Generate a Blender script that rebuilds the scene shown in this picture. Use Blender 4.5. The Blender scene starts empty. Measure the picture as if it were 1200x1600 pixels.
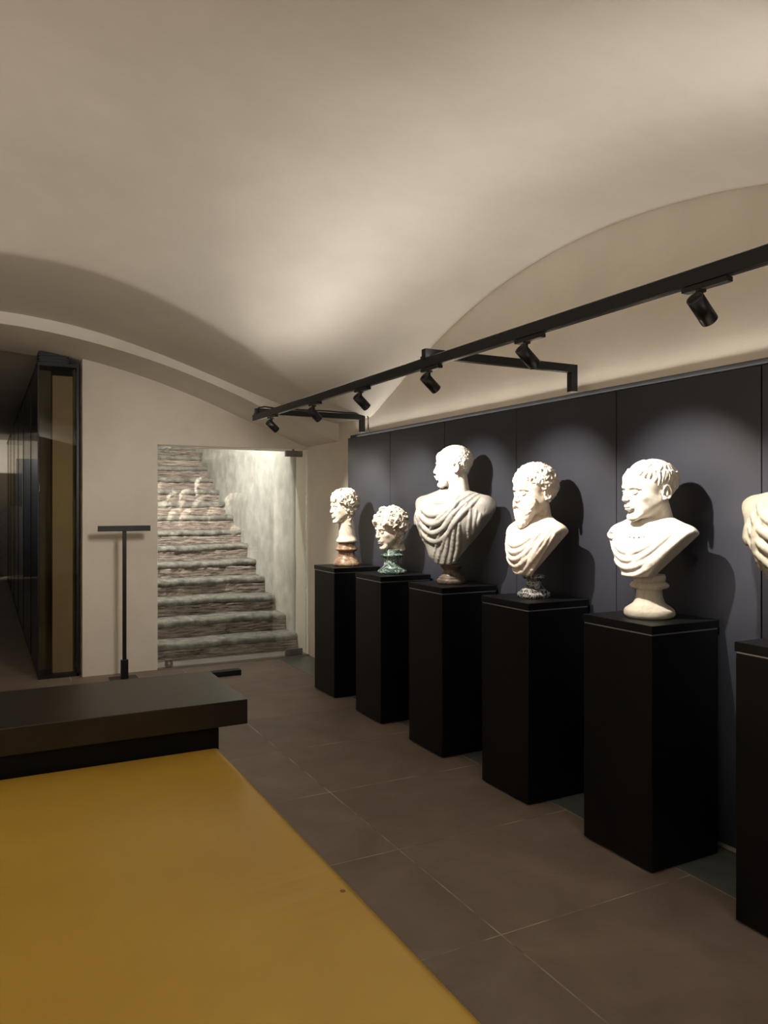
import bpy, bmesh, math, random
import numpy as np
from mathutils import Vector, Matrix, Euler

C = bpy.context.scene.collection
SC = bpy.context.scene
PI = math.pi
R = math.radians

# ------------------------------------------------------------------ helpers
def link(name, me, mat=None, parent=None):
    o = bpy.data.objects.new(name, me)
    C.objects.link(o)
    if mat is not None:
        me.materials.append(mat)
    if parent is not None:
        o.parent = parent
    return o

def tag(o, label=None, cat=None, group=None, kind=None):
    if label: o['label'] = label
    if cat: o['category'] = cat
    if group: o['group'] = group
    if kind: o['kind'] = kind
    return o

def empty(name, loc=(0, 0, 0), rz=0.0):
    o = bpy.data.objects.new(name, None)
    o.empty_display_size = 0.1
    C.objects.link(o)
    o.location = loc
    o.rotation_euler = (0, 0, rz)
    return o

def copy_tree(o, parent=None):
    c = o.copy()
    C.objects.link(c)
    c.parent = parent
    for ch in list(o.children):
        copy_tree(ch, c)
    return c

def box_bm(bm, lo, hi, bevel=0.0, segs=2):
    r = bmesh.ops.create_cube(bm, size=1.0)
    vs = r['verts']
    for v in vs:
        v.co = Vector([lo[i] + (v.co[i] + .5) * (hi[i] - lo[i]) for i in range(3)])
    if bevel > 0:
        es = list({e for v in vs for e in v.link_edges})
        bmesh.ops.bevel(bm, geom=es, offset=bevel, segments=segs, profile=.5, affect='EDGES')

def bm_obj(name, bm, mat, parent=None, smooth=False):
    bmesh.ops.recalc_face_normals(bm, faces=bm.faces)
    me = bpy.data.meshes.new(name)
    bm.to_mesh(me); bm.free()
    if smooth:
        for p in me.polygons: p.use_smooth = True
    return link(name, me, mat, parent)

def box(name, lo, hi, mat, parent=None, bevel=0.0, segs=2):
    bm = bmesh.new(); box_bm(bm, lo, hi, bevel, segs)
    return bm_obj(name, bm, mat, parent)

def boxes(name, lst, mat, parent=None, bevel=0.0):
    bm = bmesh.new()
    for lo, hi in lst: box_bm(bm, lo, hi, bevel)
    return bm_obj(name, bm, mat, parent)

def cyl_bm(bm, a, b, r0, r1=None, n=28, caps=True):
    r1 = r0 if r1 is None else r1
    a = Vector(a); b = Vector(b); d = (b - a)
    q = d.to_track_quat('Z', 'Y')
    A = []; B = []
    for i in range(n):
        t = 2 * PI * i / n
        u = q @ Vector((math.cos(t), math.sin(t), 0))
        A.append(bm.verts.new(a + u * r0)); B.append(bm.verts.new(b + u * r1))
    for i in range(n):
        j = (i + 1) % n
        f = bm.faces.new((A[i], A[j], B[j], B[i])); f.smooth = True
    if caps:
        bm.faces.new(A[::-1]); bm.faces.new(B)

def lathe(name, prof, mat, parent=None, n=64):
    """prof: (radius, z) from bottom to top, capped at both ends"""
    bm = bmesh.new(); rings = []
    for r, z in prof:
        rings.append([bm.verts.new((r * math.cos(2 * PI * i / n), r * math.sin(2 * PI * i / n), z)) for i in range(n)])
    for a, b in zip(rings, rings[1:]):
        for i in range(n):
            j = (i + 1) % n
            f = bm.faces.new((a[i], a[j], b[j], b[i])); f.smooth = True
    bm.faces.new(rings[0][::-1]); bm.faces.new(rings[-1])
    o = bm_obj(name, bm, mat, parent)
    return o

def rounded_profile(ctrl, sub=6):
    """Catmull-Rom through control points of a lathe profile"""
    P = [np.array(c, float) for c in ctrl]
    P = [2 * P[0] - P[1]] + P + [2 * P[-1] - P[-2]]
    out = []
    for i in range(1, len(P) - 2):
        for t in np.linspace(0, 1, sub, endpoint=False):
            p0, p1, p2, p3 = P[i - 1:i + 3]
            out.append(.5 * ((2 * p1) + (-p0 + p2) * t + (2 * p0 - 5 * p1 + 4 * p2 - p3) * t * t + (-p0 + 3 * p1 - 3 * p2 + p3) * t ** 3))
    out.append(P[-2])
    return [(max(.002, float(a)), float(b)) for a, b in out]

def grid_mesh(name, Xs, Ys, Zf, mat, parent=None, solid=0.0):
    X, Y = np.meshgrid(Xs, Ys)
    Z = Zf(X, Y)
    nx, ny = len(Xs), len(Ys)
    v = np.stack([X, Y, Z], -1).reshape(-1, 3)
    f = [(j * nx + i, (j + 1) * nx + i, (j + 1) * nx + i + 1, j * nx + i + 1) for j in range(ny - 1) for i in range(nx - 1)]
    me = bpy.data.meshes.new(name)
    me.from_pydata(v.tolist(), [], f)
    for p in me.polygons: p.use_smooth = True
    o = link(name, me, mat, parent)
    if solid:
        m = o.modifiers.new('thick', 'SOLIDIFY'); m.thickness = solid; m.offset = -1 if solid > 0 else 1
    return o

# ------------------------------------------------------------------ materials
def new_mat(name):
    m = bpy.data.materials.new(name); m.use_nodes = True
    nt = m.node_tree
    return m, nt, nt.nodes['Principled BSDF']

def N(nt, typ, **kw):
    n = nt.nodes.new(typ)
    for k, v in kw.items():
        if hasattr(n, k): setattr(n, k, v)
        else: n.inputs[k].default_value = v
    return n

def mottled(name, c0, c1, scale=3, rough=.7, bump=.0, bscale=60, spec=.5, metal=0, detail=6, c2=None, coords='Object', pos=(.35, .68)):
    m, nt, b = new_mat(name)
    tc = N(nt, 'ShaderNodeTexCoord')
    n = N(nt, 'ShaderNodeTexNoise', Scale=scale, Detail=detail, Roughness=.6)
    nt.links.new(tc.outputs[coords], n.inputs['Vector'])
    r = N(nt, 'ShaderNodeValToRGB')
    e = r.color_ramp.elements
    e[0].position = pos[0]; e[0].color = (*c0, 1)
    e[1].position = pos[1]; e[1].color = (*c1, 1)
    if c2:
        k = e.new((pos[0] + pos[1]) / 2); k.color = (*c2, 1)
    nt.links.new(n.outputs['Fac'], r.inputs['Fac'])
    nt.links.new(r.outputs['Color'], b.inputs['Base Color'])
    b.inputs['Roughness'].default_value = rough
    b.inputs['Metallic'].default_value = metal
    b.inputs['Specular IOR Level'].default_value = spec
    if bump > 0:
        n2 = N(nt, 'ShaderNodeTexNoise', Scale=bscale, Detail=8, Roughness=.65)
        nt.links.new(tc.outputs[coords], n2.inputs['Vector'])
        bp = N(nt, 'ShaderNodeBump', Strength=bump, Distance=.01)
        nt.links.new(n2.outputs['Fac'], bp.inputs['Height'])
        nt.links.new(bp.outputs['Normal'], b.inputs['Normal'])
    return m

PLASTER = mottled('plaster', (.62, .575, .50), (.69, .645, .565), scale=1.3, rough=.9, bump=.08, bscale=30, spec=.15)
WALLPAINT = mottled('wall_paint', (.60, .545, .465), (.66, .605, .52), scale=2.0, rough=.85, bump=.12, bscale=45, spec=.2)
PANEL = mottled('panel_lacquer', (.0205, .022, .030), (.025, .0265, .036), scale=2, rough=.38, spec=.4, bump=.03, bscale=120)
PED = mottled('pedestal_paint', (.0035, .0035, .0042), (.0048, .0048, .0055), scale=4, rough=.42, spec=.22, bump=.03, bscale=200)
BLACKMETAL = mottled('black_metal', (.0045, .0045, .005), (.0065, .0065, .007), scale=8, rough=.42, spec=.35)
GREYMETAL = mottled('grey_metal', (.20, .19, .18), (.28, .27, .26), scale=10, rough=.35, metal=.8)
BRASS = mottled('worn_brass', (.20, .17, .11), (.30, .25, .17), scale=10, rough=.4, metal=.8)
LEDGE = mottled('bright_edge', (.45, .45, .46), (.55, .55, .56), scale=10, rough=.35, metal=.7)
DARKWOOD = mottled('dark_wood', (.013, .009, .0065), (.024, .0165, .0115), scale=5, rough=.34, spec=.5, bump=.02, bscale=150)
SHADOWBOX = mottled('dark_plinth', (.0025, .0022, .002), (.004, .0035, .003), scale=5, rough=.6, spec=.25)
STRIP = mottled('floor_strip', (.12, .132, .124), (.18, .19, .18), scale=6, rough=.30, spec=.5)
RUBBER = mottled('lens_black', (.02, .02, .02), (.03, .03, .03), scale=9, rough=.3)

def leather_mat():
    m, nt, b = new_mat('yellow_leather')
    tc = N(nt, 'ShaderNodeTexCoord')
    n = N(nt, 'ShaderNodeTexNoise', Scale=2.2, Detail=5)
    r = N(nt, 'ShaderNodeValToRGB'); e = r.color_ramp.elements
    e[0].position = .3; e[0].color = (.50, .305, .040, 1)
    e[1].position = .7; e[1].color = (.57, .365, .055, 1)
    nt.links.new(tc.outputs['Object'], n.inputs['Vector']); nt.links.new(n.outputs['Fac'], r.inputs['Fac'])
    # a little scuffed spot near the aisle edge
    geo = N(nt, 'ShaderNodeVectorMath', operation='DISTANCE'); geo.inputs[1].default_value = (.745, -.02, .449)
    nt.links.new(tc.outputs['Object'], geo.inputs[0])
    lt = N(nt, 'ShaderNodeMath', operation='LESS_THAN'); lt.inputs[1].default_value = .009
    nt.links.new(geo.outputs['Value'], lt.inputs[0])
    mx = N(nt, 'ShaderNodeMixRGB'); mx.inputs[2].default_value = (.16, .06, .01, 1)
    nt.links.new(lt.outputs[0], mx.inputs[0]); nt.links.new(r.outputs['Color'], mx.inputs[1])
    nt.links.new(mx.outputs[0], b.inputs['Base Color'])
    b.inputs['Roughness'].default_value = .36
    v = N(nt, 'ShaderNodeTexVoronoi', Scale=420)
    nt.links.new(tc.outputs['Object'], v.inputs['Vector'])
    bp = N(nt, 'ShaderNodeBump', Strength=.06, Distance=.004)
    nt.links.new(v.outputs['Distance'], bp.inputs['Height']); nt.links.new(bp.outputs['Normal'], b.inputs['Normal'])
    return m
LEATHER = leather_mat()

def floor_mat():
    m, nt, b = new_mat('stone_tiles')
    tc = N(nt, 'ShaderNodeTexCoord')
    sep = N(nt, 'ShaderNodeSeparateXYZ'); nt.links.new(tc.outputs['Object'], sep.inputs[0])
    def joint(out, period, off, w):
        a = N(nt, 'ShaderNodeMath', operation='ADD'); a.inputs[1].default_value = -off
        nt.links.new(out, a.inputs[0])
        d = N(nt, 'ShaderNodeMath', operation='DIVIDE'); d.inputs[1].default_value = period
        nt.links.new(a.outputs[0], d.inputs[0])
        r = N(nt, 'ShaderNodeMath', operation='ROUND'); nt.links.new(d.outputs[0], r.inputs[0])
        s = N(nt, 'ShaderNodeMath', operation='SUBTRACT'); nt.links.new(d.outputs[0], s.inputs[0]); nt.links.new(r.outputs[0], s.inputs[1])
        ab = N(nt, 'ShaderNodeMath', operation='ABSOLUTE'); nt.links.new(s.outputs[0], ab.inputs[0])
        l = N(nt, 'ShaderNodeMath', operation='LESS_THAN'); l.inputs[1].default_value = w / period
        nt.links.new(ab.outputs[0], l.inputs[0])
        fl = N(nt, 'ShaderNodeMath', operation='FLOOR'); nt.links.new(d.outputs[0], fl.inputs[0])
        return l.outputs[0], fl.outputs[0]
    jx, fx = joint(sep.outputs['X'], 1.0, 1.705, .0028)
    jy, fy = joint(sep.outputs['Y'], .797, 2.33, .0028)
    mxj = N(nt, 'ShaderNodeMath', operation='MAXIMUM'); nt.links.new(jx, mxj.inputs[0]); nt.links.new(jy, mxj.inputs[1])
    cmb = N(nt, 'ShaderNodeCombineXYZ'); nt.links.new(fx, cmb.inputs[0]); nt.links.new(fy, cmb.inputs[1])
    wn = N(nt, 'ShaderNodeTexWhiteNoise'); nt.links.new(cmb.outputs[0], wn.inputs['Vector'])
    n = N(nt, 'ShaderNodeTexNoise', Scale=2.6, Detail=9, Roughness=.62, Distortion=.6)
    nt.links.new(tc.outputs['Object'], n.inputs['Vector'])
    r = N(nt, 'ShaderNodeValToRGB'); e = r.color_ramp.elements
    e[0].position = .3; e[0].color = (.195, .150, .122, 1)
    e[1].position = .75; e[1].color = (.315, .250, .210, 1)
    nt.links.new(n.outputs['Fac'], r.inputs['Fac'])
    hs = N(nt, 'ShaderNodeHueSaturation')
    mr = N(nt, 'ShaderNodeMapRange'); mr.inputs['To Min'].default_value = .9; mr.inputs['To Max'].default_value = 1.1
    nt.links.new(wn.outputs['Value'], mr.inputs['Value']); nt.links.new(mr.outputs[0], hs.inputs['Value'])
    nt.links.new(r.outputs['Color'], hs.inputs['Color'])
    n3 = N(nt, 'ShaderNodeTexNoise', Scale=3.5, Detail=3); nt.links.new(tc.outputs['Object'], n3.inputs['Vector'])
    jr = N(nt, 'ShaderNodeValToRGB'); jr.color_ramp.elements[0].position = .42; jr.color_ramp.elements[1].position = .6
    jr.color_ramp.elements[0].color = (.16, .125, .10, 1); jr.color_ramp.elements[1].color = (.60, .52, .42, 1)
    nt.links.new(n3.outputs['Fac'], jr.inputs['Fac'])
    mx = N(nt, 'ShaderNodeMixRGB'); nt.links.new(mxj.outputs[0], mx.inputs[0])
    nt.links.new(hs.outputs[0], mx.inputs[1]); nt.links.new(jr.outputs[0], mx.inputs[2])
    nt.links.new(mx.outputs[0], b.inputs['Base Color'])
    rr = N(nt, 'ShaderNodeMapRange'); rr.inputs['To Min'].default_value = .42; rr.inputs['To Max'].default_value = .62
    nt.links.new(n.outputs['Fac'], rr.inputs['Value']); nt.links.new(rr.outputs[0], b.inputs['Roughness'])
    b.inputs['Specular IOR Level'].default_value = .4
    n2 = N(nt, 'ShaderNodeTexNoise', Scale=25, Detail=8); nt.links.new(tc.outputs['Object'], n2.inputs['Vector'])
    bp = N(nt, 'ShaderNodeBump', Strength=.12, Distance=.008); nt.links.new(n2.outputs['Fac'], bp.inputs['Height'])
    nt.links.new(bp.outputs['Normal'], b.inputs['Normal'])
    return m
FLOOR = floor_mat()

def marble(name, base, vein, scale=6, rough=.5, thin=.04, bump=.08, sss=0.0):
    m, nt, b = new_mat(name)
    tc = N(nt, 'ShaderNodeTexCoord')
    n = N(nt, 'ShaderNodeTexNoise', Scale=scale, Detail=8, Roughness=.6, Distortion=1.2)
    nt.links.new(tc.outputs['Object'], n.inputs['Vector'])
    r = N(nt, 'ShaderNodeValToRGB'); e = r.color_ramp.elements
    e[0].position = .5 - thin; e[0].color = (*base, 1)
    e[1].position = .5 + thin; e[1].color = (*[x * .94 for x in base], 1)
    k = e.new(.5); k.color = (*vein, 1)
    nt.links.new(n.outputs['Fac'], r.inputs['Fac']); nt.links.new(r.outputs['Color'], b.inputs['Base Color'])
    b.inputs['Roughness'].default_value = rough
    b.inputs['Specular IOR Level'].default_value = .35
    if sss:
        b.inputs['Subsurface Weight'].default_value = sss
        b.inputs['Subsurface Radius'].default_value = (.9, .55, .3)
        b.inputs['Subsurface Scale'].default_value = .008
    n2 = N(nt, 'ShaderNodeTexNoise', Scale=55, Detail=8); nt.links.new(tc.outputs['Object'], n2.inputs['Vector'])
    bp = N(nt, 'ShaderNodeBump', Strength=bump, Distance=.004); nt.links.new(n2.outputs['Fac'], bp.inputs['Height'])
    nt.links.new(bp.outputs['Normal'], b.inputs['Normal'])
    return m
M_WHITE = marble('white_marble', (.66, .625, .56), (.58, .54, .47))
M_CREAM = marble('cream_marble', (.62, .56, .47), (.54, .46, .36))
M_PINKISH = marble('warm_marble', (.66, .59, .505), (.56, .47, .39))
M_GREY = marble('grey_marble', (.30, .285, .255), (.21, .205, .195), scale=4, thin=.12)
M_DIMMED = marble('dimmed_cream_marble', (.36, .33, .265), (.27, .245, .195), scale=7, thin=.1)  # darker cream marble, dimmed further for this bust's weaker light
M_BRECCIA = marble('breccia_marble', (.50, .36, .24), (.17, .095, .06), scale=16, thin=.14, rough=.35)
M_GREEN = marble('green_marble', (.05, .085, .076), (.42, .52, .48), scale=18, thin=.05, rough=.22)
M_BROWN = marble('brown_marble', (.085, .066, .054), (.15, .12, .10), scale=12, thin=.08, rough=.35)
M_BLACKWHITE = marble('black_white_marble', (.035, .035, .037), (.40, .39, .38), scale=26, thin=.07, rough=.22)
M_SOCLEWHITE = marble('socle_white', (.50, .465, .39), (.42, .38, .31))

def thin_glass(name, tint, refl=1.0, ior=1.5):
    m, nt, b = new_mat(name)
    nt.nodes.remove(b)
    out = nt.nodes['Material Output']
    fr = N(nt, 'ShaderNodeFresnel', IOR=ior)
    tr = N(nt, 'ShaderNodeBsdfTransparent'); tr.inputs[0].default_value = (*tint, 1)
    gl = N(nt, 'ShaderNodeBsdfGlossy', Roughness=.0); gl.inputs[0].default_value = (.95, .97, .96, 1)
    mu = N(nt, 'ShaderNodeMath', operation='MULTIPLY'); mu.inputs[1].default_value = refl; mu.use_clamp = True
    nt.links.new(fr.outputs[0], mu.inputs[0])
    mx = N(nt, 'ShaderNodeMixShader')
    nt.links.new(mu.outputs[0], mx.inputs[0]); nt.links.new(tr.outputs[0], mx.inputs[1]); nt.links.new(gl.outputs[0], mx.inputs[2])
    nt.links.new(mx.outputs[0], out.inputs['Surface'])
    return m
GLASS = thin_glass('door_glass', (.965, .985, .97), 3.4)
SMOKED = thin_glass('smoked_glass', (.82, .79, .72), .5)

def emit_mat(name, col, s):
    m, nt, b = new_mat(name)
    b.inputs['Base Color'].default_value = (*col, 1)
    b.inputs['Emission Color'].default_value = (*col, 1)
    b.inputs['Emission Strength'].default_value = s
    return m
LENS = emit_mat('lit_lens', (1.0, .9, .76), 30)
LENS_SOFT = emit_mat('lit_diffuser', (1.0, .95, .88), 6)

def riser_mat():
    m, nt, b = new_mat('rough_brick_riser')
    tc = N(nt, 'ShaderNodeTexCoord')
    mp = N(nt, 'ShaderNodeMapping'); mp.inputs['Scale'].default_value = (1.7, 1.7, 22)
    nt.links.new(tc.outputs['Object'], mp.inputs['Vector'])
    n = N(nt, 'ShaderNodeTexNoise', Scale=3.2, Detail=10, Roughness=.7, Distortion=.5)
    nt.links.new(mp.outputs[0], n.inputs['Vector'])
    r = N(nt, 'ShaderNodeValToRGB'); e = r.color_ramp.elements
    e[0].position = .40; e[0].color = (.085, .068, .055, 1)
    e[1].position = .62; e[1].color = (.62, .56, .49, 1)
    k = e.new(.47); k.color = (.29, .235, .195, 1)
    k = e.new(.53); k.color = (.46, .34, .285, 1)
    nt.links.new(n.outputs['Fac'], r.inputs['Fac'])
    nt.links.new(r.outputs['Color'], b.inputs['Base Color'])
    b.inputs['Roughness'].default_value = .9
    bp = N(nt, 'ShaderNodeBump', Strength=.9, Distance=.03); nt.links.new(n.outputs['Fac'], bp.inputs['Height'])
    nt.links.new(bp.outputs['Normal'], b.inputs['Normal'])
    return m
RISER = riser_mat()
NOSING = mottled('stone_nosing', (.125, .116, .10), (.33, .305, .265), scale=11, rough=.9, bump=.8, bscale=30, coords='Object')
STAIRWALL = mottled('stair_plaster', (.42, .40, .36), (.60, .58, .525), scale=6, rough=.92, bump=.6, bscale=9, spec=.1, detail=10)

# ------------------------------------------------------------------ camera
cam = bpy.data.cameras.new('camera'); co = bpy.data.objects.new('camera', cam); C.objects.link(co)
SC.camera = co
F_PX = 1200.0
TH = math.atan(625 / F_PX)
cam.sensor_fit = 'AUTO'; cam.sensor_width = 36.0; cam.lens = F_PX / 1600 * 36.0
cam.shift_y = -12 / 1600.0
cam.clip_start = .02; cam.clip_end = 100
co.location = (0, 0, 1.6)
co.rotation_euler = (PI / 2, 0, -TH)

# ------------------------------------------------------------------ vault
XR, XL = 3.05, -3.05
YB, Y0 = 6.8, 3.3
def back_curve(X):
    return np.interp(np.abs(X), [0, .4, .83, 1.35, 1.8, 2.4, 2.8, 3.05], [3.20, 3.175, 3.11, 2.97, 2.82, 2.61, 2.50, 2.42])
def back_smooth(X):
    return sum(back_curve(X + t) for t in np.linspace(-.22, .22, 9)) / 9
def lunette(Y):
    u = np.sqrt((Y - Y0) ** 2 + .0004)
    return np.where(u < 2.2, 3.19 - .105 * u * u, 3.19 - .105 * 4.84 - (u - 2.2) * .42)
SB, SR = -.01, .12
def fB(X, Y): return back_smooth(X) + SB * (3.5 - np.abs(Y - Y0))
def fR(X, Y): return lunette(Y) + SR * (3.05 - np.abs(X))
CRE = [(1.71, 5.28), (1.67, 4.88), (1.65, 4.45), (1.64, 4.10), (1.68, 3.68), (1.73, 3.3)]
half = [(.07, 4.03), (.36, 4.25), (.75, 4.68), (.96, 4.84), (1.36, 5.12), (1.70, 5.37), (2.01, 5.69), (2.40, 6.0)]
ctrl = [(x, y, float(fB(np.array(x), np.array(y)))) for x, y in half]
ctrl += [(x, y, float(fR(np.array(x), np.array(y)))) for x, y in CRE]
ctrl += [(3.05, 6.8, 2.30), (0, 6.8, 2.2), (3.05, 3.3, 2.55), (3.05, 5.2, 2.42), (1.5, 6.8, 2.3), (0, 3.3, 3.38), (.8, 3.3, 3.38), (.8, 4.0, 3.28)]
allp = {}
for x, y, z in ctrl:
    for sx in (1, -1):
        for sy in (1, -1):
            allp[(round(sx * x, 3), round(sy * (y - Y0), 3))] = z
P2 = np.array(list(allp.keys())); ZV = np.array(list(allp.values()))
def tps(r2): return .5 * r2 * np.log(r2 + 1e-9)
def d2(A, B): return ((A[:, None, :] - B[None, :, :]) ** 2).sum(-1)
n_ = len(P2)
K = np.zeros((n_ + 3, n_ + 3)); K[:n_, :n_] = tps(d2(P2, P2)) + np.eye(n_) * .004
K[:n_, n_] = 1; K[:n_, n_ + 1:] = P2; K[n_, :n_] = 1; K[n_ + 1:, :n_] = P2.T
Wt = np.linalg.solve(K, np.concatenate([ZV, [0, 0, 0]]))
def fM(X, Y):
    Q = np.stack([X.ravel(), np.abs(Y.ravel() - Y0)], -1)
    z = tps(d2(Q, P2)) @ Wt[:n_] + Wt[n_] + Q @ Wt[n_ + 1:]
    return z.reshape(X.shape)
def smax(a, b, k):
    h = np.maximum(k - np.abs(a - b), 0) / k
    return np.maximum(a, b) + h * h * k * .25
def vault(X, Y):
    Yw = Y0 + ((Y - Y0 + 3.5) % 7.0) - 3.5
    return smax(smax(fM(X, Yw), fR(X, Yw), .07), fB(X, Yw), .006)

YF = -3.6
Xs = np.linspace(XL, XR, 240); Ys = np.linspace(YF, YB, 400)
ceil = grid_mesh('ceiling', Xs, Ys, vault, PLASTER, solid=.06)
ceil.modifiers['thick'].offset = 1
tag(ceil, 'cream plastered groin vault over the gallery', 'ceiling', kind='structure')

# transverse arch before the back wall
def arch(X):
    xs = [0, .35, .7, 1.1, 1.46, 1.95, 2.3, 2.55, 2.85, 3.05]; zs = [3.04, 3.02, 2.97, 2.89, 2.795, 2.63, 2.485, 2.395, 2.275, 2.19]
    f = lambda t: np.interp(np.abs(t), xs, zs)
    return sum(f(X + t) for t in np.linspace(-.15, .15, 7)) / 7
def arch_obj():
    bm = bmesh.new(); xs = np.linspace(XL, XR, 81); rows = []
    for x in xs:
        a = float(arch(np.array(x)))
        t = float(vault(np.array([[x]]), np.array([[YB - .001]]))[0, 0]) + .12
        rows.append([bm.verts.new(p) for p in ((x, YB, t), (x, YB, a), (x, 7.98, a), (x, 7.98, t))])
    for p, q in zip(rows, rows[1:]):
        for k in range(4):
            bm.faces.new((p[k], p[(k + 1) % 4], q[(k + 1) % 4], q[k]))
    bm.faces.new(rows[0]); bm.faces.new(rows[-1][::-1])
    return bm_obj('trim_1', bm, PLASTER)
tag(arch_obj(), 'broad plaster arch in front of the end wall', 'arch', kind='structure')

# ------------------------------------------------------------------ room shell
fl = boxes('floor', [((-4.5, YF - .1, -.1), (3.25, 7.95, 0)), ((-4.5, 7.95, -.1), (.81, 20.2, 0))], FLOOR)
tag(fl, 'large brown grey stone floor tiles with pale joints', 'floor', kind='structure')
st = box('trim_2', (2.705, YF, .0005), (3.05, 7.62, .004), STRIP)
tag(st, 'grey green glazed strip of floor along the panelled wall', 'floor strip', kind='structure')
def wall_from_curve():
    # right wall whose top follows the lunette
    bm = bmesh.new()
    ys = np.linspace(YF, 7.98, 120)
    a = []; b = []
    for y in ys:
        yy = Y0 + ((min(y, YB) - Y0 + 3.5) % 7.0) - 3.5
        t = 3.3 if y < YB else 3.0
        a.append([bm.verts.new(p) for p in ((XR, y, 0), (XR, y, t), (XR + .2, y, t), (XR + .2, y, 0))])
    for p, q in zip(a, a[1:]):
        for k in range(4): bm.faces.new((p[k], q[k], q[(k + 1) % 4], p[(k + 1) % 4]))
    bm.faces.new(a[0][::-1]); bm.faces.new(a[-1])
    return bm_obj('wall_right', bm, WALLPAINT)
tag(wall_from_curve(), 'cream painted side wall above the black panels', 'wall', kind='structure')
tag(box('wall_left', (XL - .2, YF, 0), (XL, YB, 3.3), WALLPAINT), 'cream wall opposite the busts', 'wall', kind='structure')
tag(box('wall_front', (XL - .2, YF - .2, 0), (XR + .2, YF, 3.5), WALLPAINT), 'cream wall behind the viewer', 'wall', kind='structure')
# end wall: pier + lintel above the glass door (door opening 1.487..3.05 wide, 2.18 high)
def end_wall():
    bm = bmesh.new()
    box_bm(bm, (.81, 7.6, 0), (1.487, 7.98, 2.18))
    xs = np.linspace(.81, XR, 40)
    rows = []
    for x in xs:
        t = float(arch(np.array(x))) + .03
        t = max(t, 2.185)
        rows.append([bm.verts.new(p) for p in ((x, 7.6, 2.18), (x, 7.98, 2.18), (x, 7.98, t), (x, 7.6, t))])
    for p, q in zip(rows, rows[1:]):
        for k in range(4): bm.faces.new((p[k], p[(k + 1) % 4], q[(k + 1) % 4], q[k]))
    bm.faces.new(rows[0]); bm.faces.new(rows[-1][::-1])
    return bm_obj('wall_back', bm, WALLPAINT)
tag(end_wall(), 'cream end wall around the glass door', 'wall', kind='structure')

# ------------------------------------------------------------------ stairs behind the door
SX0, SX1 = .95, 3.05
stairs = empty('staircase', (0, 7.9, 0))
tag(stairs, 'worn stone and brick staircase rising behind the glass door', 'staircase', kind='structure')
rng = np.random.RandomState(4)
TRD, RIS = .342, .181
def slab_rough(name, lo, hi, mat, parent, amp, nx=70, seed=0, round_nose=False):
    rs = np.random.RandomState(seed)
    bm = bmesh.new()
    prof = []
    (x0, y0, z0), (x1, y1, z1) = lo, hi
    if round_nose:
        h = (z1 - z0) / 2
        for t in np.linspace(-PI / 2, PI / 2, 7):
            prof.append((y0 + h - h * math.cos(t), z0 + h + h * math.sin(t)))
        prof += [(y1, z1), (y1, z0)]
    else:
        for z in np.linspace(z0, z1, 7): prof.append((y0, z))
        prof += [(y1, z1), (y1, z0)]
    ph = rs.rand(8) * 6
    rows = []
    for x in np.linspace(x0, x1, nx):
        w = sum(math.sin(x * f + p) / (1 + .25 * f) for f, p in zip((2.1, 4.3, 7.7, 13, 21, 34), ph)) * amp
        row = []
        for k, (y, z) in enumerate(prof):
            j = (rs.rand() - .5) * amp * .9 if k < len(prof) - 2 else 0
            jz = (rs.rand() - .5) * amp * .5 if k < len(prof) - 2 else 0
            row.append(bm.verts.new((x, y + w * .8 + j if k < len(prof) - 2 else y, z + w * .5 + jz if k < len(prof) - 2 else z + w * .4)))
        rows.append(row)
    m = len(prof)
    for p, q in zip(rows, rows[1:]):
        for k in range(m):
            f = bm.faces.new((p[k], p[(k + 1) % m], q[(k + 1) % m], q[k])); f.smooth = k < m - 2
    bm.faces.new(rows[0]); bm.faces.new(rows[-1][::-1])
    return bm_obj(name, bm, mat, parent)
NST = 17
for k in range(NST):
    y = k * TRD; z = k * RIS
    s = slab_rough('step', (SX0, y + .012, z - .02 if k else z), (SX1, y + TRD + .09, z + RIS - .07), RISER, stairs, .018, seed=k)
    nz = slab_rough('step_nosing', (SX0, y - .004, z + RIS - .072), (SX1, y + TRD + .04, z + RIS), NOSING, s, .015, seed=100 + k, round_nose=True)
# side walls of the stair
def rough_wall(name, x, y0, y1, z0, z1, mat, sgn, thick=.2, amp=.012):
    bm = bmesh.new(); ny, nz = 90, 70; rs = np.random.RandomState(9)
    ph = rs.rand(12) * 6
    g = []
    for j in range(nz):
        row = []
        for i in range(ny):
            y = y0 + (y1 - y0) * i / (ny - 1); z = z0 + (z1 - z0) * j / (nz - 1)
            d = amp * (math.sin(3.1 * y + 1.3 * z + ph[0]) + .7 * math.sin(-2.3 * y + 5.2 * z + ph[1]) + .5 * math.sin(9 * y + 4 * z + ph[2]) + .4 * math.sin(6 * y - 11 * z + ph[3])) + (rs.rand() - .5) * amp * .4
            if i == 0: d = 0
            row.append(bm.verts.new((x + sgn * abs(d), y, z)))
        g.append(row)
    for j in range(nz - 1):
        for i in range(ny - 1):
            f = bm.faces.new((g[j][i], g[j][i + 1], g[j + 1][i + 1], g[j + 1][i])); f.smooth = True
    o = bm_obj(name, bm, mat)
    m = o.modifiers.new('thick', 'SOLIDIFY'); m.thickness = thick; m.offset = 0
    return o
tag(rough_wall('wall_stair_right', 3.14, 7.98, 14.6, -.05, 5.6, STAIRWALL, -1), 'weathered grey plaster wall climbing beside the stairs', 'wall', kind='structure')
tag(rough_wall('wall_stair_left', .92, 7.98, 14.6, -.05, 5.6, STAIRWALL, -1, thick=.1), 'hidden side wall of the stairwell', 'wall', kind='structure')
tag(box('wall_stair_top', (.8, 14.6, 0), (3.3, 14.8, 5.8), STAIRWALL), 'end wall at the head of the stairs', 'wall', kind='structure')
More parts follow.
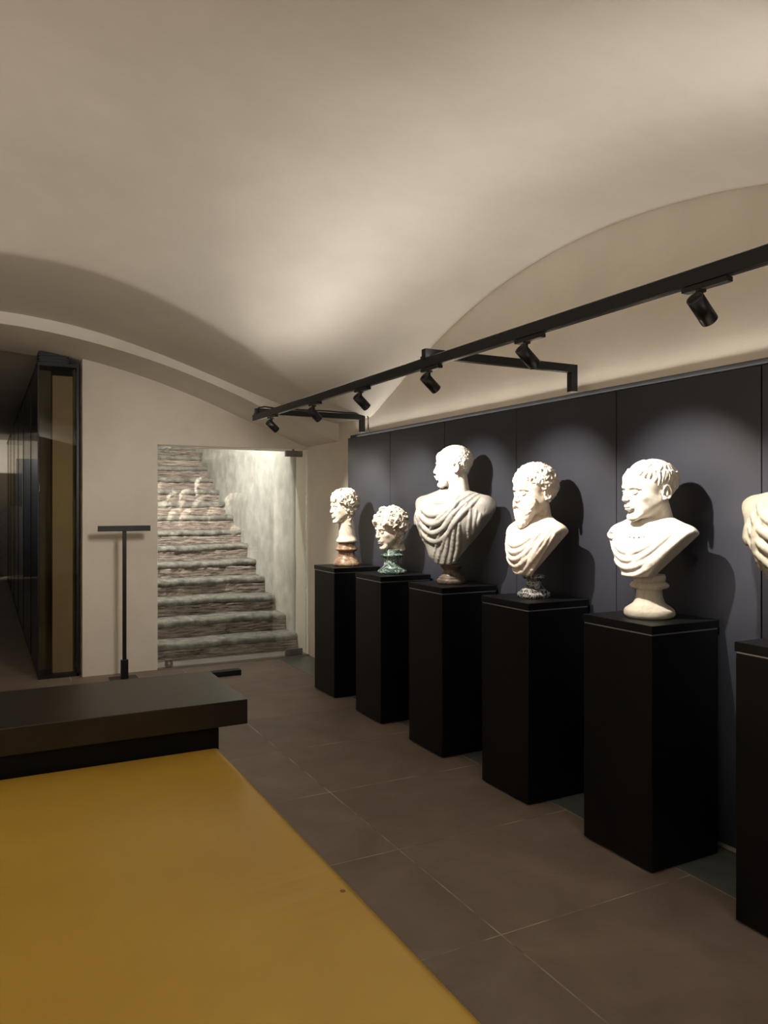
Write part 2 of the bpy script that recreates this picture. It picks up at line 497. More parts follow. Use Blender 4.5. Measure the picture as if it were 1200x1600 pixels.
tag(box('ceiling_stair', (.8, 7.98, 5.6), (3.3, 14.8, 5.75), PLASTER), 'ceiling over the stairwell', 'ceiling', kind='structure')
tag(box('wall_stair_front', (.81, 7.985, 2.25), (3.2, 8.10, 5.62), STAIRWALL), 'wall above the door on the stair side', 'wall', kind='structure')

# glass door
door = empty('door_1', (1.487, 7.61, 0))
tag(door, 'frameless clear glass door before the stone stairs', 'glass door', kind='structure')
box('glass_panel', (.006, -.006, .012), (1.545, .006, 2.165), GLASS, door)
tag(box('patch_fitting', (1.31, -.018, 2.10), (1.50, .018, 2.163), GREYMETAL, door, .003), 'upper grey patch fitting of the glass door')
cyl = bmesh.new(); cyl_bm(cyl, (1.40, 0, 2.16), (1.40, 0, 2.18), .012); bm_obj('pivot_pin', cyl, GREYMETAL, door)
tag(box('patch_fitting', (1.31, -.018, .014), (1.50, .018, .08), GREYMETAL, door, .003), 'lower grey patch fitting of the glass door')
lk = box('lock_plate', (.075, -.02, .02), (.145, .02, .09), BRASS, door, .003); lk['label'] = 'square brassy floor lock of the glass door'
cyl = bmesh.new(); cyl_bm(cyl, (.11, -.026, .055), (.11, -.019, .055), .013); bm_obj('keyhole', cyl, LEDGE, lk)
th = box('trim_3', (1.487, 7.56, .0005), (3.05, 7.99, .012), mottled('threshold', (.15, .13, .105), (.22, .19, .155), rough=.7))
tag(th, 'pale stone threshold under the glass door', 'threshold', kind='structure')

# ------------------------------------------------------------------ black wall panels
PX = 3.0
seams = [6.49, 5.65, 4.80, 3.94, 3.07, 2.205, 1.34]
plabels = ['black wall panel at the stair end, behind the small curly head at far end of row',
           'black wall panel behind the head on the green marble socle',
           'black wall panel behind the grey draped profile bust',
           'black wall panel behind the curly bearded bust',
           'black wall panel behind the clean-shaven white bust with open ear',
           'black wall panel cut by the picture edge, behind the cropped bust']
for i in range(6):
    y1, y0 = seams[i], seams[i + 1]
    p = box('wall_panel', (PX, y0 + .003, .05), (3.048, y1 - .003, 2.205), PANEL, bevel=.002)
    tag(p, plabels[i], 'wall panel', 'black panels along the side wall')

# ------------------------------------------------------------------ pedestals
PYC = [6.0, 5.165, 4.325, 3.465, 2.615, 1.775]
def pedestal():
    root = empty('pedestal', (0, 0, 0))
    box('body', (-.208, -.212, .006), (.208, .212, 1.027), PED, root, .003)
    box('lit_edge_strip', (-.206, -.210, 1.027), (.206, .210, 1.033), LEDGE, root)  # pale metal stands for the body's top edge catching light
    box('top_slab', (-.212, -.216, 1.033), (.212, .216, 1.07), PED, root, .003)
    box('plinth_foot', (-.195, -.20, 0), (.195, .20, .006), SHADOWBOX, root)
    return root
pedlab = ['black square pedestal nearest the glass door, under the small curly head',
          'black pedestal carrying the head on the green marble socle',
          'black pedestal carrying the grey draped profile bust',
          'black pedestal carrying the curly bearded bust',
          'black pedestal carrying the clean-shaven white bust, nearest one shown whole',
          'black pedestal cut off by the picture edge, under the cropped bust']
ped0 = pedestal()
for i, y in enumerate(PYC):
    p = ped0 if i == 0 else copy_tree(ped0)
    p.location = (2.762, y, .004)
    tag(p, pedlab[i], 'pedestal', 'black bust pedestals in a row')
# ------------------------------------------------------------------ carved marble: distance fields meshed with surface nets
class Carve:
    def __init__(s, lo, hi, h):
        s.h = h; s.lo = np.array(lo, float)
        n = np.ceil((np.array(hi) - s.lo) / h).astype(int) + 1
        s.n = n
        s.ax = [(s.lo[i] + h * np.arange(n[i])).astype(np.float32) for i in range(3)]
        s.F = np.full(tuple(n), .05, np.float32)
    def win(s, lo, hi, pad):
        a = np.clip(np.floor((np.array(lo) - pad - s.lo) / s.h).astype(int), 0, s.n)
        b = np.clip(np.ceil((np.array(hi) + pad - s.lo) / s.h).astype(int) + 1, 0, s.n)
        if np.any(b <= a): return None, None
        sl = tuple(slice(a[i], b[i]) for i in range(3))
        P = (s.ax[0][sl[0]][:, None, None], s.ax[1][sl[1]][None, :, None], s.ax[2][sl[2]][None, None, :])
        return sl, P
    def apply(s, fn, lo, hi, k, op='u'):
        sl, P = s.win(lo, hi, k + 3 * s.h)
        if sl is None: return
        d = fn(*P).astype(np.float32); f = s.F[sl]
        if op == 'u':
            h = np.maximum(k - np.abs(f - d), 0) / max(k, 1e-6)
            s.F[sl] = np.minimum(f, d) - h * h * k * .25
        else:
            d = -d if op == 's' else d
            h = np.maximum(k - np.abs(f - d), 0) / max(k, 1e-6)
            s.F[sl] = np.maximum(f, d) + h * h * k * .25
    def ell(s, c, r, k=.01, op='u', rot=None):
        c = np.array(c, float); r = np.array(r, float); m = r.max()
        M = None if rot is None else np.array(Euler(rot).to_matrix()).T
        def fn(X, Y, Z):
            x, y, z = X - c[0], Y - c[1], Z - c[2]
            if M is not None:
                x, y, z = (M[i, 0] * x + M[i, 1] * y + M[i, 2] * z for i in range(3))
            k0 = np.sqrt((x / r[0]) ** 2 + (y / r[1]) ** 2 + (z / r[2]) ** 2)
            k1 = np.sqrt((x / r[0] ** 2) ** 2 + (y / r[1] ** 2) ** 2 + (z / r[2] ** 2) ** 2) + 1e-9
            return k0 * (k0 - 1) / k1
        b = r if rot is None else np.array([m, m, m])
        s.apply(fn, c - b, c + b, k, op)
    def cap(s, a, b, ra, rb=None, k=.008, op='u'):
        rb = ra if rb is None else rb
        a = np.array(a, float); b = np.array(b, float); ba = b - a; L = max(ba @ ba, 1e-9)
        def fn(X, Y, Z):
            x, y, z = X - a[0], Y - a[1], Z - a[2]
            t = np.clip((x * ba[0] + y * ba[1] + z * ba[2]) / L, 0, 1)
            return np.sqrt((x - t * ba[0]) ** 2 + (y - t * ba[1]) ** 2 + (z - t * ba[2]) ** 2) - (ra + t * (rb - ra))
        R_ = max(ra, rb)
        s.apply(fn, np.minimum(a, b) - R_, np.maximum(a, b) + R_, k, op)
    def chain(s, pts, rad, k=.006, op='u'):
        for i in range(len(pts) - 1):
            s.cap(pts[i], pts[i + 1], rad[i], rad[i + 1], k, op)
    def torus(s, c, nrm, Rm, r, k=.004, op='u'):
        c = np.array(c, float); nrm = np.array(nrm, float); nrm /= np.linalg.norm(nrm)
        def fn(X, Y, Z):
            x, y, z = X - c[0], Y - c[1], Z - c[2]
            h = x * nrm[0] + y * nrm[1] + z * nrm[2]
            q = np.sqrt(np.maximum(x * x + y * y + z * z - h * h, 0)) - Rm
            return np.sqrt(q * q + h * h) - r
        b = Rm + r
        s.apply(fn, c - b, c + b, k, op)
    def plane(s, nrm, dist, k=.01):
        nrm = np.array(nrm, float); nrm /= np.linalg.norm(nrm)
        s.apply(lambda X, Y, Z: X * nrm[0] + Y * nrm[1] + Z * nrm[2] - dist, s.lo, s.lo + s.h * s.n, k, 'i')
    def front(s, x, z):
        """y of the front surface at (x, z), or None"""
        i = int(round((x - s.lo[0]) / s.h)); k = int(round((z - s.lo[2]) / s.h))
        if not (0 <= i < s.n[0] and 0 <= k < s.n[2]): return None
        w = np.where(s.F[i, :, k] < 0)[0]
        return None if len(w) == 0 else float(s.ax[1][w[0]])
    def mesh(s, name, mat, parent, relax=1):
        F = s.F
        # pad so that the surface closes
        for a in range(3):
            sl = [slice(None)] * 3
            for e in (0, -1):
                sl[a] = e; F[tuple(sl)] = np.maximum(F[tuple(sl)], .002)
        S = F < 0
        cnt = np.zeros(tuple(np.array(F.shape) - 1), np.int8)
        offs = [(i, j, k) for i in (0, 1) for j in (0, 1) for k in (0, 1)]
        for o in offs:
            cnt += S[o[0]:F.shape[0] - 1 + o[0], o[1]:F.shape[1] - 1 + o[1], o[2]:F.shape[2] - 1 + o[2]]
        cells = np.argwhere((cnt > 0) & (cnt < 8))
        idx = np.full(cnt.shape, -1, np.int32); idx[tuple(cells.T)] = np.arange(len(cells))
        G = np.stack([F[cells[:, 0] + o[0], cells[:, 1] + o[1], cells[:, 2] + o[2]] for o in offs], 1)
        acc = np.zeros((len(cells), 3)); num = np.zeros(len(cells))
        for a in range(8):
            for b in range(a + 1, 8):
                if sum(abs(offs[a][i] - offs[b][i]) for i in range(3)) != 1: continue
                fa, fb = G[:, a], G[:, b]; m = (fa < 0) != (fb < 0)
                t = np.where(m, fa / np.where(m, fa - fb, 1), 0)
                p = np.array(offs[a])[None] + t[:, None] * (np.array(offs[b]) - np.array(offs[a]))[None]
                acc[m] += p[m]; num[m] += 1
        V = s.lo + s.h * (cells + acc / num[:, None])
        quads = []
        for ax in range(3):
            u, v = [(1, 2), (2, 0), (0, 1)][ax]
            A = [slice(None)] * 3; B = [slice(None)] * 3
            A[ax] = slice(0, -1); B[ax] = slice(1, None)
            sa, sb = S[tuple(A)], S[tuple(B)]
            e = np.argwhere(sa != sb)
            e = e[(e[:, u] > 0) & (e[:, v] > 0) & (e[:, u] < F.shape[u] - 1) & (e[:, v] < F.shape[v] - 1)]
            q = []
            for du, dv in ((1, 1), (0, 1), (0, 0), (1, 0)):
                c = e.copy(); c[:, u] -= du; c[:, v] -= dv
                q.append(idx[tuple(c.T)])
            q = np.stack(q, 1)
            flip = ~sa[tuple(e.T)]
            q[flip] = q[flip][:, ::-1]
            quads.append(q)
        Q = np.concatenate(quads); Q = Q[(Q >= 0).all(1)]
        for _ in range(relax):
            sm = np.zeros_like(V); c = np.zeros(len(V))
            for i in range(4):
                for j in ((i + 1) % 4, (i + 3) % 4):
                    np.add.at(sm, Q[:, i], V[Q[:, j]]); np.add.at(c, Q[:, i], 1)
            V = V * .45 + .55 * sm / np.maximum(c, 1)[:, None]
        me = bpy.data.meshes.new(name)
        me.vertices.add(len(V)); me.vertices.foreach_set('co', V.astype(np.float32).ravel())
        me.loops.add(Q.size); me.loops.foreach_set('vertex_index', Q.astype(np.int32).ravel())
        me.polygons.add(len(Q)); me.polygons.foreach_set('loop_start', (np.arange(len(Q)) * 4).astype(np.int32))
        me.polygons.foreach_set('use_smooth', np.ones(len(Q), bool))
        me.update(calc_edges=True); me.validate()
        return link(name, me, mat, parent)

def fib_dirs(n, jit, rs):
    i = np.arange(n) + .5
    z = 1 - 2 * i / n; ph = PI * (1 + 5 ** .5) * i
    d = np.stack([np.sqrt(1 - z * z) * np.cos(ph), np.sqrt(1 - z * z) * np.sin(ph), z], 1) + (rs.rand(n, 3) - .5) * jit
    return d / np.linalg.norm(d, axis=1)[:, None]

SK_C = np.array([0, .014, .040]); SK_R = np.array([.0755, .0965, .086])      # skull
H_HEAD, H_HAIR, H_TORSO = .0023, .0022, .0034

def carve_head(mat, parent, seed=0, neck_to=-.21, neck_r=.055, neck_dir=(0, .045), eyes_open=True, beard_jaw=False, neck_flare=None, old=0.0):
    s = Carve((-.105, -.145, neck_to - .03), (.105, .135, .142), H_HEAD)
    s.ell(SK_C, SK_R, .0)
    s.ell((0, -.028, -.035), (.060, .064, .088), .03)                        # face block
    for q in (-1, 1):
        s.cap((q * .054, .004, -.050), (q * .020, -.070, -.112), .017, .015, .022)   # jaw
        s.ell((q * .047, -.060, -.026), (.020, .019, .020), .018)            # cheekbone
        s.ell((q * .060, -.030, .025), (.012, .030, .028), .02); s.ell((q * .047, -.032, -.056), (.016, .036, .034), .02); s.ell((q * .0555, -.012, -.028), (.013, .034, .034), .02)              # temple
    s.ell((0, -.078, -.115), (.020, .015, .015), .016)                       # chin
    s.cap((-.036, -.083, .022), (.036, -.083, .022), .0105, .0105, .014)     # brow
    s.ell((0, -.074, .056), (.050, .026, .036), .02)                         # forehead
    for q in (-1, 1):
        s.ell((q * .0315, -.101, -.002), (.0210, .0195, .0130), .009, 's')    # socket
        s.ell((q * .031, -.0760, -.003), (.0140, .0140, .0125), .003)        # eyeball
        lid = [(q * (.031 + .0165 * math.cos(t)), -.0805 - .0095 * math.sin(t), -.003 + .0078 * math.sin(t)) for t in np.linspace(.15, PI - .15, 7)]
        s.chain(lid, [.0022] * 7, .002)
        lid = [(q * (.031 + .0160 * math.cos(t)), -.0805 - .0075 * math.sin(t), -.004 - .0070 * math.sin(t)) for t in np.linspace(.15, PI - .15, 7)]
        s.chain(lid, [.0018] * 7, .002)
        br = [(q * x, y, z) for x, y, z in ((.012, -.093, .016), (.026, -.0935, .0195), (.042, -.083, .0175), (.052, -.070, .010))]
        s.chain(br, [.0045, .0050, .0045, .003], .006)
    s.chain([(0, -.086, .020), (0, -.0935, .000), (0, -.1025, -.022), (0, -.1075, -.034)], [.0078, .0080, .0088, .0098], .008)  # nose
    for q in (-1, 1):
        s.ell((q * .0125, -.0985, -.037), (.0075, .0095, .0075), .005)
        s.ell((q * .0065, -.1040, -.0445), (.0035, .005, .003), .002, 's')
    s.ell((0, -.086, -.064), (.026, .016, .022), .014)                       # muzzle
    s.ell((0, -.0950, -.0660), (.0215, .0085, .0050), .003)                  # lips
    s.ell((0, -.0935, -.0775), (.0175, .0085, .0056), .003)
    s.cap((-.022, -.0980, -.0720), (.022, -.0980, -.0720), .0024, .0024, .003, 's')
    s.ell((0, -.101, -.091), (.014, .008, .0055), .006, 's')
    s.cap((0, -.1055, -.050), (0, -.1035, -.058), .0022, .0022, .004, 's')
    for q in (-1, 1):                                                        # furrow from the nostril to the mouth
        s.chain([(q * .018, -.099, -.040), (q * .027, -.091, -.058), (q * .029, -.084, -.074)], [.0018 + old] * 3, .006, 's')
    for q in (-1, 1):                                                        # ears
        c = np.array((q * .0765, .018, -.008))
        s.ell(c + (q * .002, .002, 0), (.0070, .016, .027), .005, rot=(R(-12), 0, 0))
        ring = [c + np.array((q * (.009 + .004 * max(0, -math.cos(t))), .004 + .0175 * -math.cos(t) * -1, .0 + .0285 * math.sin(t))) for t in np.linspace(-1.9, 2.6, 14)]
        s.chain(ring, [.0042] * 14, .002)
        s.ell(c + (q * .008, .001, .002), (.0055, .0085, .014), .003, 's')
        s.ell(c + (q * .006, -.006, -.027), (.006, .007, .008), .005)        # lobe
        s.ell(c + (q * .006, -.011, -.004), (.004, .004, .006), .003)        # tragus
    nx, ny = neck_dir
    s.cap((0, .022, -.050), (nx, ny, neck_to), neck_r * .98, neck_r * 1.12, .018)
    for q in (-1, 1):
        s.chain([(q * .058, .030, -.055), (q * .040, .0 + ny * .4, -.13), (q * .012, -.038 + ny, max(neck_to + .02, -.20))], [.010, .011, .009], .014)
    s.ell((nx, -.050 + ny * .9, -.140), (.010, .010, .014), .012)            # throat
    if neck_flare:
        r, zf = neck_flare
        s.ell((nx, ny - .012, zf), (r, r * .86, .030), .030)
        s.plane((0, 0, -1), -(zf - .012), .006)
    else:
        s.plane((0, 0, -1), -neck_to, .006)
    o = s.mesh('head', mat, parent)
    return o

def on_skull(d, off):
    d = np.array(d); t = 1 / np.linalg.norm(d / (SK_R + off))
    return SK_C + d * t

def hair_ok(p, front=.062, temple=.020):
    x, y, z = p
    if y < -.045: return z > front - .10 * abs(x)
    if y < .000: return z > temple + (front - temple) * (-y / .045) * .7
    if y < .030: return z > .016 - y * .4
    return z > -.072 - .25 * (y - .03) and not (abs(x) > .045 and y < .045 and z < .01)

def carve_hair(style, mat, parent, seed, front=.062, long_back=False, low=0.0):
    rs = np.random.RandomState(seed)
    s = Carve((-.125, -.15, -.21), (.125, .155, .185), H_HAIR)
    thick = {'short': .003, 'comb': .007, 'curly': .010, 'wavy': .013, 'big': .015}[style]
    n = {'short': 520, 'comb': 420, 'curly': 300, 'wavy': 210, 'big': 190}[style]
    D = fib_dirs(900, .05, rs)
    # scalp cap
    for d in D:
        p = on_skull(d, .0)
        if hair_ok(p, front + .004, .026): s.ell(p, (.016, .016, .016), .008) if False else s.ell(on_skull(d, thick - .016), (.015,) * 3, .006)
    D = fib_dirs(n * 2, .12, rs)
    for d in D:
        p = on_skull(d, thick)
        if not hair_ok(p, front): continue
        nrm = (p - SK_C) / SK_R ** 2; nrm /= np.linalg.norm(nrm)
        if style == 'short':
            s.torus(p + nrm * .001, nrm + (rs.rand(3) - .5) * .9, .0055 + rs.rand() * .002, .0030, .002)
        elif style == 'curly':
            s.torus(p + nrm * .003, nrm + (rs.rand(3) - .5) * 1.2, .0085 + rs.rand() * .004, .0052, .003)
            if rs.rand() < .5: s.ell(p + nrm * (.007 + rs.rand() * .004), (.006,) * 3, .004)
        elif style == 'big':
            c = p + nrm * (rs.rand() * .016 - .004)
            s.torus(c, nrm + (rs.rand(3) - .5) * 1.6, .0115 + rs.rand() * .005, .0066, .003)
            s.ell(c + nrm * .003, (.006,) * 3, .003)
        elif style == 'wavy':
            t = np.cross(nrm, (rs.rand() - .5, 1, -.5 + rs.rand())); t /= np.linalg.norm(t)
            b = np.cross(nrm, t); pts = []
            for a in np.linspace(0, 4.2 + rs.rand(), 8):
                rr = .013 + .005 * rs.rand()
                q = p + (t * math.cos(a) * 1.35 + b * math.sin(a)) * rr + nrm * (.004 + .0065 * math.sin(a * .5))
                pts.append(q)
            s.chain(pts, list(np.linspace(.0072, .0045, 8)), .002)
    if style == 'comb':
        crown = np.array((.0, .070, .12))
        for a in np.linspace(-PI, PI, 56, endpoint=False):
            for layer, (u0, u1) in enumerate(((.10, .42), (.34, .72), (.62, 1.04))):
                aa = a + layer * .055 + (rs.rand() - .5) * .06
                u0 += (rs.rand() - .5) * .08; u1 += (rs.rand() - .5) * .10; ph = rs.rand() * 6
                pts = []
                for u in np.linspace(u0, u1, 9):
                    # sweep forward and down from the crown
                    w = aa + .30 * (u - u0) / (u1 - u0) * math.sin(ph) + .05 * math.sin(9 * u + ph)
                    d = np.array((math.sin(w), -math.cos(w), 0.)) * math.sin(u * 1.75) + np.array((0, .30, .95)) * math.cos(u * 1.75)
                    d /= np.linalg.norm(d); p = on_skull(d, thick + .0025 - .003 * ((u - u0) / (u1 - u0)) + .001 * layer)
                    if not hair_ok(p, front - .006, .010): break
                    pts.append(p)
                if len(pts) > 2:
                    L = len(pts); s.chain(pts, [.0066 - .0040 * (i / (L - 1)) ** 1.5 for i in range(L)], .0006)
    if long_back:
        for i in range(46 + int(low * 700)):
            a = rs.rand() * 2 - 1; z = -.055 - rs.rand() * (.05 + low)
            y = .075 - abs(a) * .055 + rs.rand() * .012; x = a * .072
            if style == 'wavy':
                pts = [np.array((x + .008 * math.cos(t * 1.7 + i), y + .010 * math.sin(t + i), z + .03 - .012 * t)) for t in np.linspace(0, 4, 7)]
                s.chain(pts, [.0075, .008, .008, .0075, .007, .006, .004], .004)
            else:
                s.torus((x, y, z), rs.rand(3) - .5, .010, .006, .004)
        # locks before and over the ears
        for q in (-1, 1):
            for i in range(16):
                c = np.array((q * (.078 + rs.rand() * .006), -.035 + rs.rand() * .085, -.05 + rs.rand() * .085))
                if c[1] < -.01 and c[2] < -.005: continue
                s.torus(c, (q, (rs.rand() - .5) * 1.4, (rs.rand() - .5) * 1.4), .0095 + rs.rand() * .003, .006, .004)
    return s.mesh('hair', mat, parent)

def carve_beard(style, mat, parent, seed):
    rs = np.random.RandomState(seed)
    s = Carve((-.10, -.16, -.19), (.10, .03, .0), H_HAIR)
    if style == 'curly': s.ell((0, -.062, -.122), (.034, .036, .042), .0)
    n = 420 if style == 'curly' else 520
    for i in range(n):
        a = (rs.rand() * 2 - 1)                      # across the jaw, -1..1
        v = rs.rand()
        ang = a * 1.25
        if style == 'curly':
            z = -.040 - v * (.122 - .060 * a * a)
            ww = 1 - .42 * v * v
            p = np.array((math.sin(ang) * .075 * ww, -.026 - math.cos(ang) * (.075 - .012 * v * v), z))
            if abs(p[0]) < .025 and z > -.086: continue
            if abs(a) < .58 and z > -.074: continue
            s.torus(p, (math.sin(ang) + (rs.rand() - .5), -math.cos(ang) + (rs.rand() - .5), (rs.rand() - .5)), .0072 + rs.rand() * .003, .0046, .0025)
            s.ell(p + np.array((-math.sin(ang) * .011, math.cos(ang) * .011, 0)), (.014,) * 3, .008)
        else:
            z = -.045 - v * (.082 - .02 * a * a)
            r = .062 - .010 * v
            p = np.array((math.sin(ang) * r * 1.12, -.026 - math.cos(ang) * (r - .006 + .004 * (1 - v)), z))
            if abs(p[0]) < .027 and z > -.088: continue
            if abs(a) < .6 and z > -.068: continue
            s.torus(p, (math.sin(ang) + (rs.rand() - .5), -math.cos(ang) + (rs.rand() - .5), (rs.rand() - .5)), .005, .0032, .002)
            s.ell(p + np.array((-math.sin(ang) * .008, math.cos(ang) * .008, 0)), (.010,) * 3, .006)
    for q in (-1, 1):                                # moustache
        pts = [(q * x, y, z) for x, y, z in ((.003, -.108, -.056), (.014, -.107, -.060), (.025, -.100, -.070), (.031, -.092, -.086))]
        rr = [.0055, .0075, .0075, .004] if style == 'curly' else [.002, .0030, .003, .002]
        s.chain(pts, rr, .003)
    return s.mesh('beard', mat, parent)

def carve_torso(mat, parent, W, zs, zb, wb, D, folds, grooves=(), asym=0.0, sleeve=None, collar=None, back=.085, bslope=.45, extra=None, name='drapery', vsharp=.012, tip=.02, wr=None):
    """draped chest; W half width at the shoulders, zs shoulder height, zb bottom, wb half width at the bottom"""
    s = Carve((-W - .07, -D - .09, zb - .02), (W + .07, back + .03, zs + .16), H_TORSO)
    s.ell((0, .0, zs - .115), (W * .92, D, .19), 0)
    s.cap((-W + .055, .022, zs - .034), (W - .055, .022, zs - .034), .064, .064, .05)
    s.cap((0, -.012, zs - .16), (0, .0, zb + .02), D * .82, wb * 1.0, .06)
    s.cap((0, .025, zs + .085), (0, .012, zs - .02), .064, .105, .06)
    for q in (-1, 1):
        s.cap((q * .05, .02, zs + .035), (q * (W - .06), .025, zs - .03), .05, .060, .04)
    if extra: extra(s)
    for sgn in (-1, 1):
        w = W if sgn > 0 else (wr or W)
        a = np.array((sgn * w, zs - tip)); b = np.array((sgn * wb, zb))
        t = a - b; nrm = np.array((t[1], -t[0])) if sgn > 0 else np.array((-t[1], t[0]))
        nrm = nrm / np.linalg.norm(nrm)
        s.plane((nrm[0], 0, nrm[1]), nrm @ a, vsharp)
    s.plane((0, 0, -1), -zb, .006)
    nb = math.hypot(1, bslope); s.plane((0, 1, -bslope), (back - bslope * zs) / nb, .012)
    base = s.F.copy()
    F0 = s.F
    def run(lst, op):
        for P, r0, r1, k in lst:
            pts = []; P = [np.array(p, float) for p in P]
            m = len(P) - 1
            for t in np.linspace(0, 1, 26):
                if m == 2: q = (1 - t) ** 2 * P[0] + 2 * t * (1 - t) * P[1] + t * t * P[2]
                else: q = (1 - t) ** 3 * P[0] + 3 * t * (1 - t) ** 2 * P[1] + 3 * t * t * (1 - t) * P[2] + t ** 3 * P[3]
                s.F = base; y = s.front(q[0], q[1]); s.F = F0
                if y is None: continue
                pts.append((q[0], y, q[1], t))
            if len(pts) < 3: continue
            rad = [r0 + (r1 - r0) * math.sin(PI * p[3]) for p in pts]
            off = .25 if op == 'u' else -.1
            q3 = [(p[0], p[1] + r * off, p[2]) for p, r in zip(pts, rad)]
            s.chain(q3, rad, k, op)
    run(grooves, 's'); run(folds, 'u')
    if collar:
        for (z, r, rx, ry, cy) in collar:
            pts = [(rx * math.cos(t), cy + ry * math.sin(t), z + .035 * math.sin(t)) for t in np.linspace(PI * .85, PI * 2.15, 26)]
            s.chain(pts, [r] * 26, .008)
    s.plane((0, 0, -1), -zb, .004)
    return s.mesh(name, mat, parent)

def bust_root(i, yc, label, x=2.762):
    r = empty('marble_bust', (x, yc, 1.0745), R(-90))
    tag(r, label, 'bust', 'ancient marble busts on the row of pedestals')
    return r
def place_head(parts, z, scale, yaw=0, pitch=0, roll=0, off=(0, 0), zs=1.0):
    for o in parts:
        o.location = (off[0], off[1], z); o.scale = (scale, scale, scale * zs)
        o.rotation_euler = Euler((R(pitch), R(roll), R(yaw)), 'XYZ')

def u_folds(W, zs, zlow, n, x0=.62, x1=-.75, r=(.006, .013), k=.010, skew=.0, dz=.028, top=.0):
    """nested hanging folds from the left shoulder (+x) to the right one"""
    out = []
    for i in range(n):
        t = i / max(1, n - 1)
        a = (W * (x0 + .30 * t), zs + .02 - .05 * t + top)
        b = (W * (x1 - .15 * t), zs - .01 - .10 * t + top)
        lo = zlow - dz * i * 1.9
        out.append(([a, (W * (.25 + skew), lo - .02), (W * (-.35 + skew), lo - .05), b], r[0], r[1], k))
    return out

# ---- the white clean-shaven bust, nearest whole one
def bust_shaven(i):
    root = bust_root(i, PYC[i], 'white bust of a clean-shaven man with straight combed hair and large bare ear')
    soc = lathe('socle', rounded_profile([(.105, 0), (.114, .012), (.112, .034), (.098, .046), (.090, .052), (.072, .066), (.062, .090), (.058, .120), (.061, .130), (.082, .137), (.088, .148), (.080, .160), (.070, .166), (.073, .172), (.074, .186), (.070, .198)], 4), M_SOCLEWHITE, root)
    head = carve_head(M_WHITE, root, 1, neck_to=-.20, neck_r=.054, neck_dir=(.01, .045), old=.0006)
    hair = carve_hair('comb', M_WHITE, root, 5, front=.066)
    place_head([head, hair], .588, 1.19, yaw=-13, pitch=2, roll=0, off=(.020, -.024), zs=.88)
    W, zs, zb = .225, .395, .192
    F = u_folds(W, zs, .31, 5, r=(.006, .014), k=.006, dz=.022)
    F += [([(W * .98, zs + .01), (W * .55, zs - .10), (.05, zb + .04)], .006, .012, .010), ([(W * .80, zs + .035), (W * .42, zs - .08), (-.01, zb + .05)], .006, .010, .010),
          ([(W * .62, zs + .05), (W * .30, zs - .05), (-.06, zb + .07)], .005, .009, .010)]
    t = carve_torso(M_WHITE, root, W, zs, zb, .065, .118, F, collar=[(zs + .045, .010, .082, .080, .0), (zs + .030, .007, .10, .098, -.004)], vsharp=.006, tip=-.005, back=.075, bslope=.62)
    t.rotation_euler = (0, 0, R(8))
    # row of little clasps along the neckline, shoulder roundel
    s = Carve((-.14, -.20, zs - .06), (.14, .02, zs + .06), .0024)
    for a in np.linspace(-.9, .9, 9):
        s.ell((math.sin(a) * .105, -.012 - math.cos(a) * .103, zs + .005 - .022 * math.cos(a)), (.007, .007, .008), .002)
    s.mesh('neckline_clasps', M_WHITE, t)
    s = Carve((-W, -.12, zs - .07), (-W + .13, .06, zs + .07), .0026)
    s.ell((-W + .068, -.062, zs - .016), (.030, .024, .024), .0)
    s.ell((-W + .068, -.082, zs - .016), (.018, .010, .014), .006, 's')
    s.mesh('shoulder_knot', M_WHITE, t)
    return root

# ---- the curly bearded bust
def bust_bearded(i):
    root = bust_root(i, PYC[i], 'white bust of a man with curly hair and full beard on mottled black socle')
    lathe('socle', rounded_profile([(.088, 0), (.094, .012), (.090, .028), (.078, .034), (.074, .042), (.060, .052), (.046, .066), (.040, .084), (.041, .098), (.056, .106), (.066, .112), (.066, .120), (.058, .127)], 4), M_BLACKWHITE, root)
    head = carve_head(M_PINKISH, root, 2, neck_to=-.22, neck_r=.053, neck_dir=(.0, .04))
    hair = carve_hair('curly', M_PINKISH, root, 8, front=.060)
    beard = carve_beard('curly', M_PINKISH, root, 3)
    place_head([head, hair, beard], .592, 1.15, yaw=-4, pitch=2, roll=-2, off=(.018, -.015))
    W, zs, zb = .205, .385, .128
    F = u_folds(W, zs, .30, 6, r=(.007, .016), k=.005, dz=.024)
    F += [([(W * .85, zs + .02), (W * .55, zs - .12), (.035, zb + .01)], .006, .012, .008), ([(W * .68, zs + .04), (W * .40, zs - .10), (.0, zb + .01)], .005, .012, .008)]
    G = [([(W * .80, zs + .0), (W * .35, zs - .16), (-W * .3, zs - .19), (-W * .8, zs - .09)], .004, .016, .004),
         ([(W * .76, zs - .02), (W * .48, zs - .12), (.02, zb + .02)], .003, .009, .006)]
    t = carve_torso(M_PINKISH, root, W, zs, zb, .06, .125, F, G, vsharp=.010, tip=.005, back=.08, bslope=.6, collar=[(zs + .040, .012, .085, .085, .0)])
    t.rotation_euler = (0, 0, R(6))
    return root

